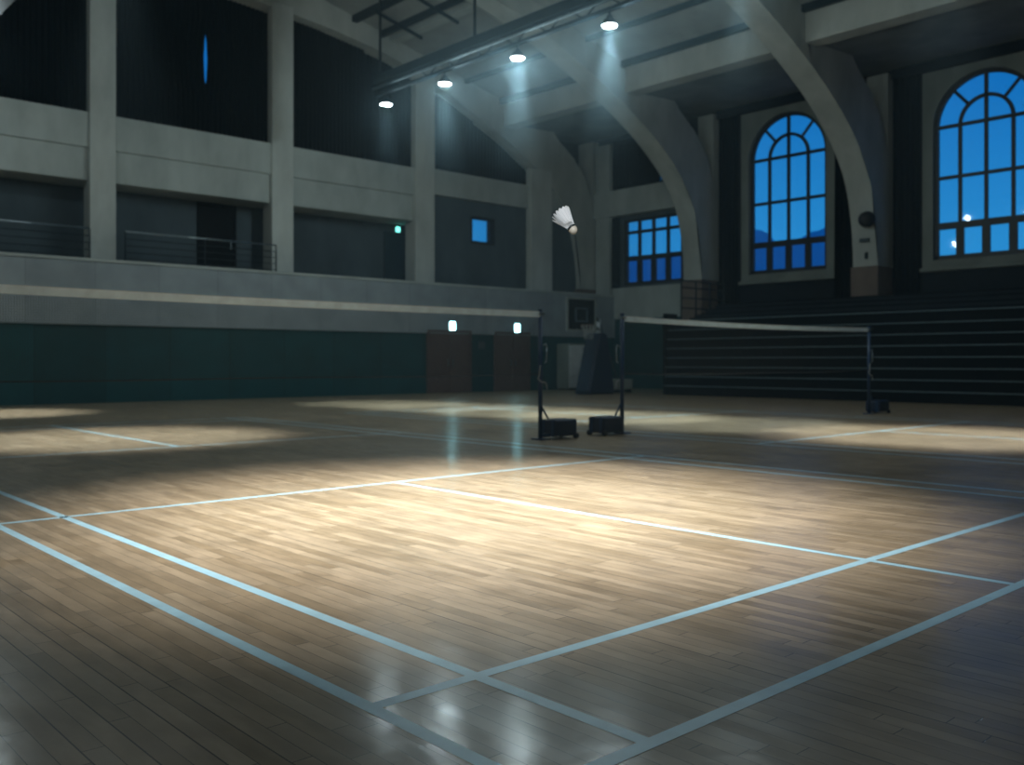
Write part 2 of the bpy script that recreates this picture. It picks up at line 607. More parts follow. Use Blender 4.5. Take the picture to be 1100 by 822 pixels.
def arched_window(yc):
    wn_id[0] += 1
    z0, zs, r = 3.62, 7.12, 1.30
    root = empty('window_%d' % wn_id[0], (RW, yc, z0))
    struct(root, ['tall arched window between the two nearer ribs', 'tall arched window at the right edge of the frame',
                  'tall arched window outside the frame'][wn_id[0] - 1])
    # plaster surround: rectangle with an arched hole
    bm = bmesh.new()
    n = 28
    hole = [(-r, zs - z0 + 0)] + []
    arc = [(r * math.cos(PI * i / n), zs - z0 + r * math.sin(PI * i / n)) for i in range(n + 1)]
    top = 8.62 - z0
    bot = -0.20
    outer = 1.58

    def q(p, s): return (-0.05 if s == 0 else 0.28, p[0], p[1])
    # sides and sill
    prism(bm, [(-outer, bot), (outer, bot), (outer, 0), (-outer, 0)], q)
    prism(bm, [(-outer, 0), (-r, 0), (-r, zs - z0), (-outer, zs - z0)], q)
    prism(bm, [(r, 0), (outer, 0), (outer, zs - z0), (r, zs - z0)], q)
    for i in range(n):
        a, b = arc[i], arc[i + 1]
        ta = (outer, a[1]) if False else None
        prism(bm, [a, (a[0] if i else outer, top) if i else (outer, zs - z0), (b[0], top)] + ([b] if True else []), q) if i else \
            prism(bm, [a, (outer, zs - z0), (outer, top), (b[0], top), b], q)
    prism(bm, [(-r, zs - z0), (-r, top), (-outer, top), (-outer, zs - z0)], q)
    obj('window_surround', bm, M['surround'], root)
    bm = bmesh.new()
    box(bm, -0.14, 0.0, -outer - .05, outer + .05, bot - .10, bot, bev=.015)
    obj('window_sill', bm, M['surround'], root)
    # dark frame and glazing bars
    fx0, fx1 = 0.05, 0.15
    bm = bmesh.new()
    w = 0.045
    box(bm, fx0, fx1, -r, -r + .1, 0, zs - z0)
    box(bm, fx0, fx1, r - .1, r, 0, zs - z0)
    box(bm, fx0, fx1, -r, r, 0, .12)
    arc_bar(bm, 0, zs - z0, r - .05, .05, fx0, fx1)
    obj('window_frame', bm, M['frame'], root)
    bm = bmesh.new()
    bx0, bx1 = 0.06, 0.13
    for k, y in enumerate((-0.65, 0, 0.65)):
        box(bm, bx0, bx1, y - w, y + w, 0.88, (zs - z0) if y else (zs + r - z0 - .05))
        box(bm, bx0, bx1, y - .10, y + .10, .10, 0.88)
    box(bm, bx0 - .005, bx1 + .005, -r + .05, r - .05, .80, .98)
    for z in (zs - z0, 5.78 - z0):
        box(bm, bx0 - .002, bx1 + .002, -r + .05, r - .05, z - w, z + w)
    arc_bar(bm, 0, zs - z0, .65, w, bx0, bx1)
    for a in (PI * .27, PI * .73):
        c, s = math.cos(a), math.sin(a)
        tube(bm, (0.095, c * .65, zs - z0 + s * .65), (0.095, c * (r - .05), zs - z0 + s * (r - .05)), .045, 6)
    obj('glazing_bars', bm, M['frame'], root)
    bm = bmesh.new()
    bm.faces.new([bm.verts.new((0.095, p[0], p[1])) for p in
                  [(-r + .02, .02), (r - .02, .02)] + [((r - .02) * math.cos(PI * i / n), zs - z0 + (r - .02) * math.sin(PI * i / n)) for i in range(n + 1)]])
    obj('glass_pane', bm, M['glass'], root)


for yc in WINS: arched_window(yc)

# square window in the far bay
wn_id[0] += 1
root = struct(empty('window_%d' % wn_id[0], (RW, 20.38, 3.6)), 'square four-column window behind the second rib')
bm = bmesh.new()
for (a, b) in ((-1.28, -1.18), (1.18, 1.28)): box(bm, .04, .16, a, b, 0, 2.3)
box(bm, .04, .16, -1.28, 1.28, 0, .1); box(bm, .04, .16, -1.28, 1.28, 2.2, 2.3)
obj('window_frame', bm, M['frame'], root)
bm = bmesh.new()
for y in (-.62, 0, .62):
    box(bm, .05, .14, y - .05, y + .05, .9, 2.25)
    box(bm, .05, .14, y - .10, y + .10, .05, .9)
box(bm, .045, .145, -1.25, 1.25, .84, 1.0)
box(bm, .045, .145, -1.25, 1.25, 1.78, 1.88)
obj('glazing_bars', bm, M['frame'], root)
obj('glass_pane', B(.09, .10, -1.25, 1.25, .02, 2.28), M['glass'], root)

# upper window of the far bay, behind a curtain
wn_id[0] += 1
root = struct(empty('window_%d' % wn_id[0], (RW, 20.38, 6.95)), 'upper window of the far side bay, mostly curtained')
bm = bmesh.new()
for y in (-1.28, -.45, .45, 1.18): box(bm, .04, .14, y, y + .1, 0, 1.65)
box(bm, .04, .14, -1.28, 1.28, 0, .1); box(bm, .04, .14, -1.28, 1.28, 1.55, 1.65)
obj('window_frame', bm, M['frame'], root)
obj('glass_pane', B(.08, .09, -1.25, 1.25, .02, 1.63), M['glass'], root)

# ------------------------------------------------------------------ back wall: pads, parapet, gallery
struct(obj('wall_back', B(X0, RW, 22.0, 22.25, 0, 1.77), M['green']), 'dark green padded lower wall under the gallery')
struct(obj('wall_back_parapet', B(X0, RW, 21.93, 22.25, 1.77, 3.20), M['parapet']), 'grey panelled gallery parapet')
struct(obj('trim_1', B(X0, RW, 21.90, 22.30, 3.20, 3.26), M['grey']), 'dark capping along the top of the gallery parapet')
struct(obj('floor_gallery', B(X0, RW, 22.25, 25.0, 2.85, 3.05), M['dim']), 'gallery floor slab behind the parapet')
struct(obj('wall_back_gallery', B(X0, 17.9, 24.0, 24.25, 3.05, 5.2), M['dim']), 'dark rear wall of the open gallery')
bm = bmesh.new()
box(bm, X0, 17.5, 22.95, 24.25, 5.2, 5.96)
struct(obj('trim_2', bm, M['grey']), 'lower gallery beam and soffit')
bm = bmesh.new()
box(bm, X0, 17.5, 22.86, 24.25, 5.96, 6.78)
box(bm, 17.5, RW, 22.90, 24.25, 6.08, 6.86)
struct(obj('trim_3', bm, M['grey']), 'upper gallery beam band')
# flush wall in the bay by the corner, with a small window in it
bm = bmesh.new()
WX0, WX1, WZ0, WZ1 = 19.18, 20.22, 4.72, 5.60
box(bm, 17.5, WX0, 23.05, 23.3, 3.05, 6.08)
box(bm, WX0, WX1, 23.05, 23.3, 3.05, WZ0)
box(bm, WX0, WX1, 23.05, 23.3, WZ1, 6.08)
box(bm, WX1, RW, 23.05, 23.3, 3.05, 6.08)
struct(obj('wall_back_corner', bm, M['dim']), 'flush grey wall bay near the far corner')
wn_id[0] += 1
root = struct(empty('window_%d' % wn_id[0], (19.7, 23.1, WZ0)), 'small square blue window in the grey corner bay')
bm = bmesh.new()
hw, hh = (WX1 - WX0) / 2, WZ1 - WZ0
box(bm, -hw, -hw + .1, -.03, .12, 0, hh); box(bm, hw - .22, hw, -.03, .12, 0, hh)
box(bm, -hw, hw, -.03, .12, 0, .1); box(bm, -hw, hw, -.03, .12, hh - .08, hh)
obj('window_frame', bm, M['frame'], root)
obj('glass_pane', B(-hw + .05, hw - .05, .03, .04, .05, hh - .05), M['glass'], root)

# upper back windows, each behind curtains
COLX = [-1.6, 3.05, 7.72, 12.40, 17.18, 22.0]
for k in range(len(COLX) - 1):
    a, b = COLX[k] + .3, COLX[k + 1] - .3
    wn_id[0] += 1
    root = struct(empty('window_%d' % wn_id[0], ((a + b) / 2, 23.75, 6.8)), 'tall upper back window behind the dark curtains, bay %s of the gallery' % ['one', 'two', 'three', 'four', 'five'][k])
    h = (b - a) / 2
    bm = bmesh.new()
    for x in (-h, -h / 2, -.05, h / 2, h - .1): box(bm, x, x + .1, 0, .1, 0, 4.2)
    for z in (0, 1.4, 2.8, 4.1): box(bm, -h, h, .01, .09, z, z + .1)
    obj('window_frame', bm, M['frame'], root)
    obj('glass_pane', B(-h, h, .04, .05, 0, 4.2), M['glass'], root)
bm = bmesh.new()
for x in COLX: box(bm, x - .3, x + .3, 23.7, 23.95, 6.8, 11.0)
box(bm, X0, COLX[0] - .3, 23.7, 23.95, 6.8, 11.0)
box(bm, COLX[-1] + .3, RW, 23.7, 23.95, 6.8, 11.0)
box(bm, X0, RW, 23.7, 23.95, 11.0, 13.0)
struct(obj('wall_back_upper', bm, M['dim']), 'upper back wall piers between the curtained windows')


# ------------------------------------------------------------------ arch ribs
INTR = [(24.05, 3.5), (24.0, 4.3), (23.84, 5.1), (23.55, 5.85), (23.05, 6.5), (22.35, 7.12), (21.4, 7.75),
        (20.0, 8.46), (18.3, 9.16), (16.35, 9.82), (14.6, 10.17), (13.0, 10.36), (11.2, 10.49), (9.5, 10.53)]
MID = 9.5


def ceil_z(x): return 12.0 - 0.234 * abs(x - MID)


def rib(y0, y1, n):
    intr = catmull(INTR, 4)
    ext = [(24.72, 3.5), (24.72, 6.2), (24.6, 6.75), (24.3, 7.4), (23.7, 8.05), (22.95, 8.56), (22.6, 8.9), (20.4, 8.9), (20.4, 9.5)]
    x = 19.5
    while x > MID: ext.append((x, ceil_z(x) + .03)); x -= 1.5
    right = intr
    outer = ext
    poly = right + [(2 * MID - p[0], p[1]) for p in right[-2::-1]]
    poly += [(2 * MID - p[0], p[1]) for p in outer] + [(MID, ceil_z(MID) + .03)] + outer[::-1]
    bm = bmesh.new()
    prism(bm, poly, lambda p, s: (p[0], (y0, y1)[s], p[1]))
    o = obj('trim_%d' % n, bm, M['rib'])
    return struct(o)


labels = {4: 'arched concrete rib against the back wall', 5: 'arched concrete rib meeting the side wall beside the square window',
          6: 'arched concrete rib between the two tall arched windows', 7: 'arched concrete rib nearest the camera, out of frame'}
for n, (a, b) in zip((4, 5, 6, 7), ((22.82, 23.62), (17.62, 18.32), (11.92, 12.62), (6.25, 6.95))):
    struct(rib(a, b, n), labels[n])
    # plinth under the right-hand foot, pilaster behind it
    q = struct(obj('trim_%d' % (n + 6), B(23.98, 24.8, a - .03, b + .03, 1.8 if n != 4 else 3.05, 3.5), M['tan']), 'tan plinth under a rib foot')
    struct(obj('trim_%d' % (n + 12), B(24.72, 25.0, a + .05, b - .05, 3.5, 8.8), M['rib']), 'pilaster behind a rib')

# columns of the gallery
n = 20
for x, hw in ((-1.6, .33), (3.05, .33), (7.72, .30), (12.40, .32), (17.18, .36), (22.1, .5)):
    top = 10.0
    # stop the column just inside the rib above it
    for p0, p1 in zip(INTR[:-1], INTR[1:]):
        if p1[0] <= x <= p0[0]:
            top = p0[1] + (p1[1] - p0[1]) * (p0[0] - x) / (p0[0] - p1[0])
    if x < MID: top = 10.4 if x > 5 else 9.0
    bm = bmesh.new()
    box(bm, x - hw, x + hw, 22.78, 23.04, 3.05, top + .15, bev=.02)
    box(bm, x - hw + .06, x + hw - .06, 23.0, 23.4, 3.05, 5.3)
    struct(obj('trim_%d' % n, bm, M['column']), 'square gallery column rising from the parapet')
    n += 1
# pilaster and beam on the side wall's far bay
struct(obj('trim_30', B(24.75, 25.0, 22.1, 22.75, 3.05, 8.6), M['grey']), 'pilaster in the far corner')
struct(obj('trim_31', B(24.7, 25.0, 18.32, 22.82, 6.02, 6.92), M['grey']), 'horizontal band above the square window')
struct(obj('trim_32', B(24.8, 25.0, 18.32, 22.0, 2.42, 3.5), M['grey']), 'grey wall band under the square window')
struct(obj('trim_33', B(24.85, 25.0, 17.0, 22.0, 0.0, 2.42), M['green']), 'dark green lower wall below the square window')

# ------------------------------------------------------------------ ceiling
bm = bmesh.new()
for sgn in (1, -1):
    def cx(x): return MID + sgn * (x - MID)
    prof = [(MID, ceil_z(MID)), (20.4, ceil_z(20.4)), (20.4, ceil_z(20.4) + .2), (MID, ceil_z(MID) + .2)]
    prism(bm, prof, lambda p, s: (cx(p[0]), (Y0, 23.9)[s], p[1]))
struct(obj('ceiling', bm, M['ceil']), 'grey boarded ceiling above the arch ribs')
bm = bmesh.new()
prism(bm, [(20.6, 8.72), (25.3, 8.92), (25.3, 9.1), (20.6, 8.9)], lambda p, s: (p[0], (Y0, 23.9)[s], p[1]))
prism(bm, [(-1.6, 8.72), (-6.3, 8.92), (-6.3, 9.1), (-1.6, 8.9)], lambda p, s: (p[0], (Y0, 23.9)[s], p[1]))
struct(obj('ceiling_aisle', bm, M['aisle']), 'lower flat ceiling over the side aisle')
# longitudinal edge beams, purlins
k = 34
segs = [(Y0, 6.25), (6.95, 11.92), (12.62, 17.62), (18.32, 22.82)]
for (a, b) in segs:
    struct(obj('trim_%d' % k, B(20.4, 20.9, a, b, 8.62, 9.40), M['rib']), 'pale longitudinal beam between ribs'); k += 1
for xx, w, h, mt in ((18.8, .06, .12, 'steel'), (15.6, .06, .16, 'steel'), (16.05, .16, .10, 'grey'), (14.68, .09, .16, 'steel'), (20.28, .07, .16, 'steel')):
    for (a, b) in segs[1:]:
        z = ceil_z(xx)
        struct(obj('trim_%d' % k, B(xx - w, xx + w, a, b, z - h, z + .02), M[mt]), 'purlin under the sloping ceiling'); k += 1
bm = bmesh.new()
for y in (21.65, 20.0):
    tube(bm, (14.6, y, ceil_z(14.6) - .2), (16.2, y, ceil_z(16.2) - .2), .05, 6)
struct(obj('trim_%d' % k, bm, M['steel']), 'cross brace between ceiling purlins'); k += 1

# ------------------------------------------------------------------ doors
dn = [0]


def door(x0, x1, y, z0, z1, mat, label, double=False, frame=None):
    dn[0] += 1
    root = struct(empty('door_%d' % dn[0], ((x0 + x1) / 2, y, z0)), label)
    h = (x1 - x0) / 2
    H = z1 - z0
    bm = bmesh.new()
    box(bm, -h - .07, -h, -.06, 0, 0, H + .07); box(bm, h, h + .07, -.06, 0, 0, H + .07); box(bm, -h, h, -.06, 0, H, H + .07)
    obj('door_frame', bm, M[frame or mat], root)
    ws = [(-h, 0), (0, h)] if double else [(-h, h)]
    for i, (a, b) in enumerate(ws):
        leaf = obj('door_leaf', B(a + .008, b - .008, -.04, 0, .01, H - .01, bev=.006), M[mat], root)
        bm = bmesh.new()
        hx = (b - .1) if (i == 0) else (a + .1)
        tube(bm, (hx, -.09, H * .5 - .1), (hx, -.09, H * .5 + .1), .012, 8)
        tube(bm, (hx, -.09, H * .5 - .08), (hx, -.04, H * .5 - .08), .008, 6)
        tube(bm, (hx, -.09, H * .5 + .08), (hx, -.04, H * .5 + .08), .008, 6)
        obj('door_handle', bm, M['chrome'], leaf)
    return root


door(16.68, 18.22, 21.985, 0, 1.80, 'door', 'brown double door under the left exit sign', True)
door(19.30, 20.68, 21.985, 0, 1.80, 'door', 'brown double door under the right exit sign', True)
door(10.6, 11.55, 23.99, 3.06, 5.10, 'doordark', 'black door at the back of the gallery')
door(16.55, 17.4, 23.99, 3.06, 4.88, 'doorteal', 'teal grey gallery door beside the column under a small exit sign')


def exit_sign(x, y, z, w, h, label, glow='exit'):
    r = tag(empty('exit_sign', (x, y, z)), label, 'exit sign', None)
    obj('housing', B(-w / 2 - .02, w / 2 + .02, -.05, -.005, -.02, h + .02, bev=.006), M['white'], r)
    obj('lit_panel', B(-w / 2, w / 2, -.062, -.05, 0, h), M[glow], r)
    bm = bmesh.new()
    tube(bm, (0, -.03, h + .02), (0, -.03, h + .06), .01, 6)
    obj('mount', bm, M['steel'], r)


exit_sign(17.50, 21.92, 1.88, .20, .24, 'glowing teal exit sign above the left brown door')
exit_sign(20.12, 21.92, 1.88, .20, .24, 'glowing teal exit sign above the right brown door')
exit_sign(16.98, 23.985, 4.97, .15, .15, 'small glowing teal exit sign over the upstairs gallery door', 'exit_dim')

# little notice and wall plate between the two doors
o = obj('wall_notice', B(18.62, 18.86, 21.965, 21.99, 1.33, 1.55), M['dim'])
tag(o, 'small grey notice on the green wall between the brown doors', 'notice')

# ------------------------------------------------------------------ curtains
def curtain(name, pts, z0, z1, mat, label, group=None, fold=.13, amp=.05, edge=None):
    """pts: two ends in plan; a pleated cloth between them; edge(t) lifts nothing"""
    (xa, ya), (xb, yb) = pts
    L = math.hypot(xb - xa, yb - ya)
    n = max(8, int(L / fold * 6))
    dx, dy = (xb - xa) / L, (yb - ya) / L
    bm = bmesh.new()
    cols = []
    rz = 8
    ph = random.random() * 6
    for i in range(n + 1):
        s = L * i / n
        col = []
        for j in range(rz + 1):
            v = j / rz
            a = amp * (1 - .35 * v) * math.sin(s / fold * 2 * PI + ph + .5 * math.sin(s * 1.7)) + .02 * math.sin(s * 3.1 + v * 2)
            ss = s
            if edge: ss = s + edge(i / n, v)
            zt = z0 + (z1(xa + dx * s) - z0 if callable(z1) else z1 - z0) * v
            col.append(bm.verts.new((dx * ss - dy * a, dy * ss + dx * a, zt - z0)))
        cols.append(col)
    for a, b in zip(cols[:-1], cols[1:]):
        for j in range(rz):
            bm.faces.new((a[j], b[j], b[j + 1], a[j + 1]))
    bmesh.ops.solidify(bm, geom=bm.faces[:], thickness=.006)
    o = obj(name, bm, mat, smooth=True)
    o.location = (xa, ya, z0)
    return tag(o, label, 'curtain', group)


def intr_z(x):
    x = MID + abs(x - MID)
    for p0, p1 in zip(INTR[:-1], INTR[1:]):
        if p1[0] <= x <= p0[0]:
            return p0[1] + (p1[1] - p0[1]) * (p0[0] - x) / (p0[0] - p1[0])
    return 10.0


bays = ['in the leftmost gallery bay, out of frame', 'in the gallery bay at the left edge of the frame', 'in the gallery bay between the first and second columns',
        'in the gallery bay behind the leftmost lamp', 'in the low bay under the curve of the back rib']
for i in range(len(COLX) - 1):
    a, b = COLX[i] + .05, COLX[i + 1] - .05
    if i == 0: continue
    mid = {1: 5.6, 2: 10.45, 3: 15.2, 4: 19.4}[i]
    top = lambda x: intr_z(x) + .25
    g = 0.05 if i in (2,) else 0.0
    # the two halves meet; in bay two they part a little high up
    ed_l = (lambda t, v: -t * (.09 * max(0, math.sin((v - .25) / .5 * PI)) if .25 < v < .75 else 0)) if i == 2 else None
    curtain('curtain', ((a, 23.22), (mid + .03, 23.22)), 6.80, top, M['curtain'], 'dark pleated curtain, left half ' + bays[i], edge=ed_l)
    curtain('curtain', ((mid + .0, 23.34), (min(b, 22.0) - .03, 23.34)), 6.80, top, M['curtain'], 'dark pleated curtain, right half ' + bays[i],
            edge=(lambda t, v: (1 - t) * .09 * max(0, math.sin((v - .25) / .5 * PI)) if .25 < v < .75 else 0) if i == 2 else None)
# side wall drapes beside the arched windows
for k, (ya, yb, lab) in enumerate(((16.85, 17.60, 'dark full-height drape between the second rib and the first arched window'),
                                   (12.66, 13.60, 'dark full-height drape right of the first arched window, behind the rib'),
                                   (11.16, 11.90, 'dark full-height drape left of the right-hand arched window'),
                                   (6.98, 7.93, 'dark full-height drape right of the right-hand arched window, out of frame'))):
    curtain('drape', ((24.86, ya), (24.86, yb)), 2.7, 8.8, M['drape'], lab, fold=.16)
curtain('drape', ((24.9, 18.62), (24.9, 19.85)), 6.93, 8.7, M['curtain'], 'dark curtain over the upper side window, right of its blue slit', fold=.14, amp=.03)
curtain('drape', ((24.9, 19.95), (24.9, 22.08)), 6.93, 8.7, M['curtain'], 'dark curtain over the upper side window, left of its blue slit', fold=.14, amp=.03)
curtain('drape', ((24.9, 21.72), (24.9, 22.10)), 3.52, 6.0, M['drape'], 'dark drape left of the square side window', fold=.12, amp=.03)
struct(obj('trim_80', B(24.80, 25.0, 12.62, 17.62, 8.62, 8.88), M['darkwall']), 'dark pelmet above the first arched window')
struct(obj('trim_81', B(24.80, 25.0, 6.95, 11.92, 8.62, 8.88), M['darkwall']), 'dark pelmet above the right-hand arched window')

# ------------------------------------------------------------------ gallery railings
def railing(x0, x1, label):
    r = tag(empty('gallery_railing', (x0, 22.42, 3.05)), label, 'railing', 'steel railings between the gallery columns')
    L = x1 - x0
    bm = bmesh.new()
    tube(bm, (0, 0, .95), (L, 0, .95), .022, 10)
    obj('handrail', bm, M['chrome'], r, True)
    for z in (.30, .46, .62, .78):
        bm = bmesh.new(); tube(bm, (0, 0, z), (L, 0, z), .010, 6)
        obj('rail_bar', bm, M['steel'], r, True)
    m_ = max(2, int(L / 1.5) + 1)
    for i in range(m_):
        x = L * i / (m_ - 1)
        bm = bmesh.new(); tube(bm, (x, 0, 0), (x, 0, .95), .018, 8)
        obj('post', bm, M['steel'], r, True)


railing(3.3, 7.3, 'thin steel railing above the parapet left of the first visible column')
railing(8.1, 12.0, 'thin steel railing in front of the black gallery door')

# ------------------------------------------------------------------ bleachers
bl = tag(empty('bleacher_stand', (21.0, 5.5, 0)), 'closed dark telescopic bleachers with pale nosings along the side wall', 'bleachers')
Lb0, Lb1 = -10.5, 11.2
obj('kickboard', B(.06, .3, Lb0, Lb1, 0, .16), M['seat'], bl)
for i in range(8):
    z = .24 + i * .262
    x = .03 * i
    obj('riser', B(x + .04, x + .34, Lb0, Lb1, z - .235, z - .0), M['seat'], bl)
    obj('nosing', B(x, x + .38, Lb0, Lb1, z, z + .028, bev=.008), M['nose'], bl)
o = obj('end_panel', B(.04, .62, Lb1, Lb1 + .06, 0, 2.3), M['seat'], bl)
up = tag(empty('upper_terrace', (21.9, 5.5, 0)), 'dark fixed seating terrace between the bleachers and the arched windows', 'seating terrace')
for i in range(4):
    x = i * .52
    obj('terrace_step', B(x, x + .56 if i < 3 else 2.05, Lb0, Lb1, 0, 2.15 + .16 * i), M['darkwall'], up)
    obj('bench', B(x + .16, x + .42, Lb0 + .1, Lb1 - .1, 2.15 + .16 * i + .001, 2.15 + .16 * i + .05, bev=.01), M['seat'], up)
# guard rail at the end of the stand
r = tag(empty('stand_guardrail', (22.0, 16.85, 0)), 'dark steel guard rail at the far end of the seating stand', 'railing')
for x in (0, .7, 1.4, 2.1):
    bm = bmesh.new(); tube(bm, (x, 0, 0), (x, 0, 3.3), .025, 8); obj('post', bm, M['steel'], r)
for z in (2.5, 2.8, 3.1, 3.3):
    bm = bmesh.new(); tube(bm, (0, 0, z), (2.1, 0, z), .02, 8); obj('rail_bar', bm, M['steel'], r)

# speaker, sign plate and bracket on the rib between the arched windows
r = tag(empty('wall_speaker', (23.72, 12.05, 4.72)), 'round black speaker fixed to the rib between the arched windows', 'speaker')
bm = bmesh.new()
lathe(bm, [(0, -.16), (.17, -.16), (.21, -.10), (.21, .04), (.17, .10), (.0, .10)], 20, Matrix.Rotation(-PI / 4, 4, 'Z') @ Matrix.Rotation(PI / 2, 4, 'X'))
obj('cabinet', bm, M['black'], r, True)
bm = bmesh.new(); tube(bm, (.05, .05, 0), (.22, .02, 0), .03, 8); obj('bracket', bm, M['steel'], r)
tag(obj('switch_plate', B(23.93, 23.985, 12.12, 12.38, 4.15, 4.25), M['dim']), 'small dark plate on the rib just under the round speaker', 'plate')
tag(obj('rib_bracket', B(23.97, 24.02, 12.18, 12.25, 3.70, 3.88), M['steel']), 'narrow dark bracket low on the rib, below the plate', 'bracket')


# ------------------------------------------------------------------ lighting truss and lamps
TX, TZ = 12.0, 7.05
t = tag(empty('lighting_truss', (TX, 11.5, TZ)), 'dark steel lighting truss hung on rods, carrying the row of round lamps', 'truss')
ya, yb = -11.0, 6.25
obj('top_chord', B(-.09, .09, ya, yb, .14, .34, bev=.01), M['steel'], t)
obj('bottom_chord', B(-.05, .05, ya, yb, -.12, -.06), M['steel'], t)
bm = bmesh.new(); tube(bm, (-.10, ya, .03), (-.10, yb, .03), .028, 8); obj('conduit', bm, M['pipe'], t, True)
bm = bmesh.new()
y = ya
up_ = True
while y < yb - .4:
    tube(bm, (0, y, -.09 if up_ else .18), (0, y + .45, .18 if up_ else -.09), .016, 6)
    y += .45; up_ = not up_
obj('web', bm, M['steel'], t)
for y in (17.60 - 11.5, 14.29 - 11.5, 10.9 - 11.5, 7.5 - 11.5, 4.1 - 11.5, .8 - 11.5):
    bm = bmesh.new(); tube(bm, (0, y, .34), (0, y, ceil_z(12) - TZ - .0), .03, 8)
    obj('hanger_rod', bm, M['steel'], t)
t2 = None


def make_lamp():
    root = empty('high_bay_lamp', (0, 0, 0))
    bm = bmesh.new()
    lathe(bm, [(.0, .17), (.05, .17), (.06, .12), (.10, .10), (.125, .03), (.136, 0), (.132, -.004), (.125, .006), (0, .012)], 28)
    obj('housing', bm, M['steel'], root, True)
    bm = bmesh.new()
    lathe(bm, [(0, -.004), (.124, -.002), (.124, .004), (0, .006)], 28)
    obj('lens', bm, M['lens'], root, True)
    bm = bmesh.new(); tube(bm, (0, 0, .17), (0, 0, .249), .018, 8)
    obj('hanger', bm, M['steel'], root)
    return root


proto = make_lamp()
used = [False]


def lamp(x, y, z, power, angle, blend, label, col=LAMP_COL, group=None, spill=1.0):
    o = proto if not used[0] else copy_tree(proto)
    used[0] = True
    o.location = (x, y, z)
    tag(o, label, 'lamp', group)
    ld = bpy.data.lights.new('lamp_spot', 'SPOT')
    ld.energy = power * SPOT
    ld.spot_size = math.radians(angle)
    ld.spot_blend = blend
    ld.color = col
    ld.shadow_soft_size = 0.12
    lo = bpy.data.objects.new('lamp_spot', ld)
    sc.collection.objects.link(lo)
    lo.parent = o
    lo.location = (0, 0, -.03)
    ad = bpy.data.lights.new('lamp_spill', 'POINT')
    ad.shadow_soft_size = .10
    ad.energy = SPILL * spill
    ad.color = col
    ao = bpy.data.objects.new('lamp_spill', ad)
    sc.collection.objects.link(ao)
    ao.parent = o
    ao.location = (0, 0, -.13)
    return o


LZ = 6.68
row = [(17.36, 1500, 38, 'leftmost of the lit round lamps under the truss, over the dark curtain'),
       (15.25, 350, 38, 'second lit round lamp from the left under the truss, beside the column'),
       (13.03, 600, 38, 'third lit round lamp from the left under the truss'),
       (10.71, 1400, 40, 'fourth lit round lamp from the left under the truss, right of the rib'),
       (8.10, 300, 38, 'lit round lamp at the top edge of the frame, over the nearer rib')]
for (y, pw, an, lab) in row:
    lamp(TX, y, LZ, pw, an, .8, lab, LAMP_COL, 'lit lamps on the truss')
for (x, y, pw, an, bl_, lab) in ((TX, 5.1, 2200, 44, .8, 'round lamp on the long truss, just above the top edge of the frame'),
                            (4.0, 4.7, 6700, 57, 1.0, 'strong round lamp over the bright pool on the near court'),
                            (4.2, 11.9, 1900, 42, .8, 'round lamp over the far half of the near court'),
                            (4.3, 18.9, 1500, 36, .8, 'round lamp over the floor by the green wall')):
    lamp(x, y, LZ, pw, an, bl_, lab, MAIN_COL, 'lamps above the frame', .3)
# spotlight added behind the camera on a made-up tripod, to brighten the shuttlecock
st = tag(empty('added_shuttle_spot', (-2.9, -2.7, 0)), 'added unseen spotlight on a tripod behind the camera, brightening the shuttlecock', 'spotlight')
SP = Vector((0, 0, 3.9))
aim = Vector((1.9, 2.05, 1.38)) - (Vector((-2.9, -2.7, 0)) + SP)
q = Vector((0, 0, -1)).rotation_difference(aim.normalized())
bm = bmesh.new()
lathe(bm, [(0, .24), (.09, .24), (.1, .1), (.12, 0), (.11, 0), (.09, .02), (0, .02)], 20)
h_ = obj('lamp_head', bm, M['steel'], st, True)
h_.location = SP; h_.rotation_mode = 'QUATERNION'; h_.rotation_quaternion = q
bm = bmesh.new(); tube(bm, (0, 0, .6), (0, 0, 3.75), .02, 8); obj('pole', bm, M['steel'], st)
for i in range(3):
    a = 2 * PI * i / 3
    bm = bmesh.new(); tube(bm, (0, 0, .9), (.6 * math.cos(a), .6 * math.sin(a), .015), .014, 8); obj('leg', bm, M['steel'], st)
ld = bpy.data.lights.new('added_spot_beam', 'SPOT')
ld.energy = 2300; ld.spot_size = math.radians(9); ld.spot_blend = .8; ld.shadow_soft_size = .05; ld.color = (.95, .98, 1)
lo = bpy.data.objects.new('added_spot_beam', ld); sc.collection.objects.link(lo)
lo.parent = h_; lo.location = (0, 0, -.02)

# the near row hangs on a second truss
t = tag(empty('lighting_truss', (4.1, 11.5, TZ)), 'second lighting truss over the near court, above the frame', 'truss')
obj('top_chord', B(-.09, .09, -11.0, 8.2, .14, .34), M['steel'], t)
obj('bottom_chord', B(-.4, .25, -11.0, 8.2, -.12, -.09), M['steel'], t)
for y in (-7.5, -1, 5.5):
    bm = bmesh.new(); tube(bm, (0, y, .34), (0, y, ceil_z(4.1) - TZ), .03, 8)
    obj('hanger_rod', bm, M['steel'], t)


